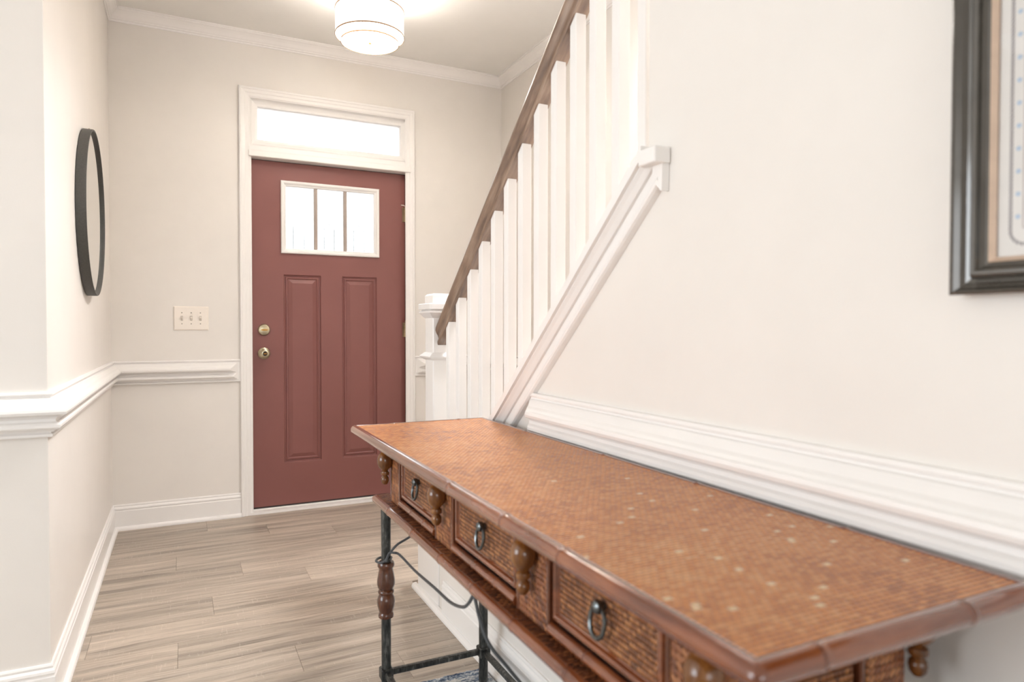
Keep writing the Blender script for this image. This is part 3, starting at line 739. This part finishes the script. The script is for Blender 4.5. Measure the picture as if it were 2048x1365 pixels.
# lower shelf flange
SX0, SX1, SY0, SY1 = .472-TX, .808-TX, .430-TY, 1.850-TY
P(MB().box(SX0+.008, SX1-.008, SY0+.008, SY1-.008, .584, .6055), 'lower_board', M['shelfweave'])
ns = lambda y: (y-TY-SY0)/(SY1-SY0)
culm((SX0+.006, SY0+.006, .5945), (SX0+.006, SY1-.006, .5945), M['bamboo'], [ns(v) for v in (1.493, 1.301, 1.121, .953, .78, .6, 1.70)], .0112)
culm((SX1-.006, SY0+.006, .5945), (SX1-.006, SY1-.006, .5945), M['bamboo'], [.2, .5, .8], .0112)
culm((SX0+.006, SY0+.006, .5945), (SX1-.006, SY0+.006, .5945), M['bamboo_x'], [.3, .75], .0112)
culm((SX0+.006, SY1-.006, .5945), (SX1-.006, SY1-.006, .5945), M['bamboo_x'], [.3, .75], .0112)
corners(SX0+.006, SX1-.006, SY0+.006, SY1-.006, .5945, .0113)
# legs
LGX, LGY = (.501-TX, .797-TX), (.450-TY, 1.826-TY)
turn = [(.0135, .420), (.0215, .419), (.0235, .414), (.0235, .408), (.0205, .404), (.0195, .398), (.0215, .388), (.0245, .370), (.0250, .358), (.0225, .348), (.0185, .343), (.0215, .340), (.0225, .336), (.0215, .332), (.0185, .329), (.0225, .322), (.0248, .312), (.0242, .298), (.0205, .284), (.0185, .279), (.0205, .275), (.0215, .270), (.0210, .265), (.0160, .262), (.0135, .260)]
RUGZ = .0158
for x in LGX:
    for y in LGY:
        lg = P(MB().lathe([(.0138, RUGZ), (.0132, .10), (.0135, .262), (.0130, .35), (.0135, .50), (.0142, .584)], (x, y, 0), 'z', 16), 'leg', M['iron'])
        P(MB().bbox(x-.017, x+.017, y-.017, y+.017, .090, .121, .003), 'leg_collar', M['iron'], lg)
        if x < 0: P(MB().lathe(turn, (x, y, 0), 'z', 24), 'turned_sleeve', M['sleeve'], lg)
for y in LGY: P(MB().bbox(LGX[0]+.016, LGX[1]-.016, y-.008, y+.008, .098, .114, .003), 'stretcher', M['iron'])
for x in LGX: P(MB().bbox(x-.008, x+.008, LGY[0]+.016, LGY[1]-.016, .098, .114, .003), 'stretcher', M['iron'])

# cord looped round the table leg
def smoothpts(pts, n=6):
    pts = [Vector(p) for p in pts]; out = []
    for i in range(len(pts)-1):
        p0, p1, p2, p3 = pts[max(i-1, 0)], pts[i], pts[i+1], pts[min(i+2, len(pts)-1)]
        for k in range(n):
            t = k/n
            out.append(.5*((2*p1)+(-p0+p2)*t+(2*p0-5*p1+4*p2-p3)*t*t+(-p0+3*p1-3*p2+p3)*t**3))
    return out+[pts[-1]]
co = empty('power_cord', (.52, 1.80, .45), 'grey electric cord looped from the table leg under the rattan shelf', 'cord')
def cpart(pts, name, r):
    q = [(p[0]-.52, p[1]-1.80, p[2]-.45) for p in smoothpts(pts)]
    return MB().tube(q, r, 8).build(name, M['cord'], co)
cpart([(.600, 1.72, .578), (.585, 1.77, .530), (.571, 1.80, .491), (.532, 1.80, .472), (.511, 1.802, .450), (.500, 1.806, .431), (.488, 1.812, .424), (.480, 1.830, .424), (.492, 1.848, .425), (.512, 1.846, .427), (.522, 1.828, .430), (.514, 1.806, .432)], 'leg_loop', .0034)
cpart([(.500, 1.800, .429), (.508, 1.800, .450), (.519, 1.79, .4535), (.530, 1.77, .452), (.524, 1.62, .459), (.517, 1.45, .475), (.508, 1.33, .489), (.496, 1.23, .518), (.489, 1.18, .546), (.484, 1.145, .576)], 'hanging_loop', .0034)
cpart([(.484, 1.140, .574), (.484, 1.13, .560), (.489, 1.13, .539), (.495, 1.12, .509), (.507, 1.11, .483), (.528, 1.10, .455), (.553, 1.09, .421), (.600, 1.07, .36), (.70, 1.02, .22), (.80, .98, .08), (.825, .97, .04)], 'trailing_end', .0034)
MB().bbox(-.038, -.028, -.665, -.645, .122, .132, .002).build('cord_clip', M['cord'], co)

# ------------------------------------------------------------------ RUG
RX0, RX1, RY0, RY1 = .02, .842, -.30, 1.908
rgo = empty('area_rug', ((RX0+RX1)/2, (RY0+RY1)/2, 0), 'blue and white heathered rug under the console table', 'rug')
hx, hy = (RX1-RX0)/2, (RY1-RY0)/2
MB().bbox(-hx, hx, -hy, hy, .0005, .006, .002).build('backing', M['rug'], rgo)
nx, nyy = 120, 300; m_ = MB(); vs = []; fs = []
rnd = random.Random(3)
for j in range(nyy+1):
    for i in range(nx+1):
        e = i in (0, nx) or j in (0, nyy)
        z = .0062 if e else .0085 + .0035*(j % 2) + rnd.uniform(0, .0035)
        jx, jy = rnd.uniform(-.002, .002), rnd.uniform(-.002, .002)
        vs.append((-hx+2*hx*i/nx + (jx if 0 < i < nx else 0), -hy+2*hy*j/nyy + (jy if 0 < j < nyy else rnd.uniform(-.004, .004)), z))
for j in range(nyy):
    for i in range(nx): a = j*(nx+1)+i; fs.append((a, a+1, a+nx+2, a+nx+1))
m_.add(vs, fs)
pile = m_.build('rug_pile', M['rug'], rgo); pile['kind'] = 'stuff'
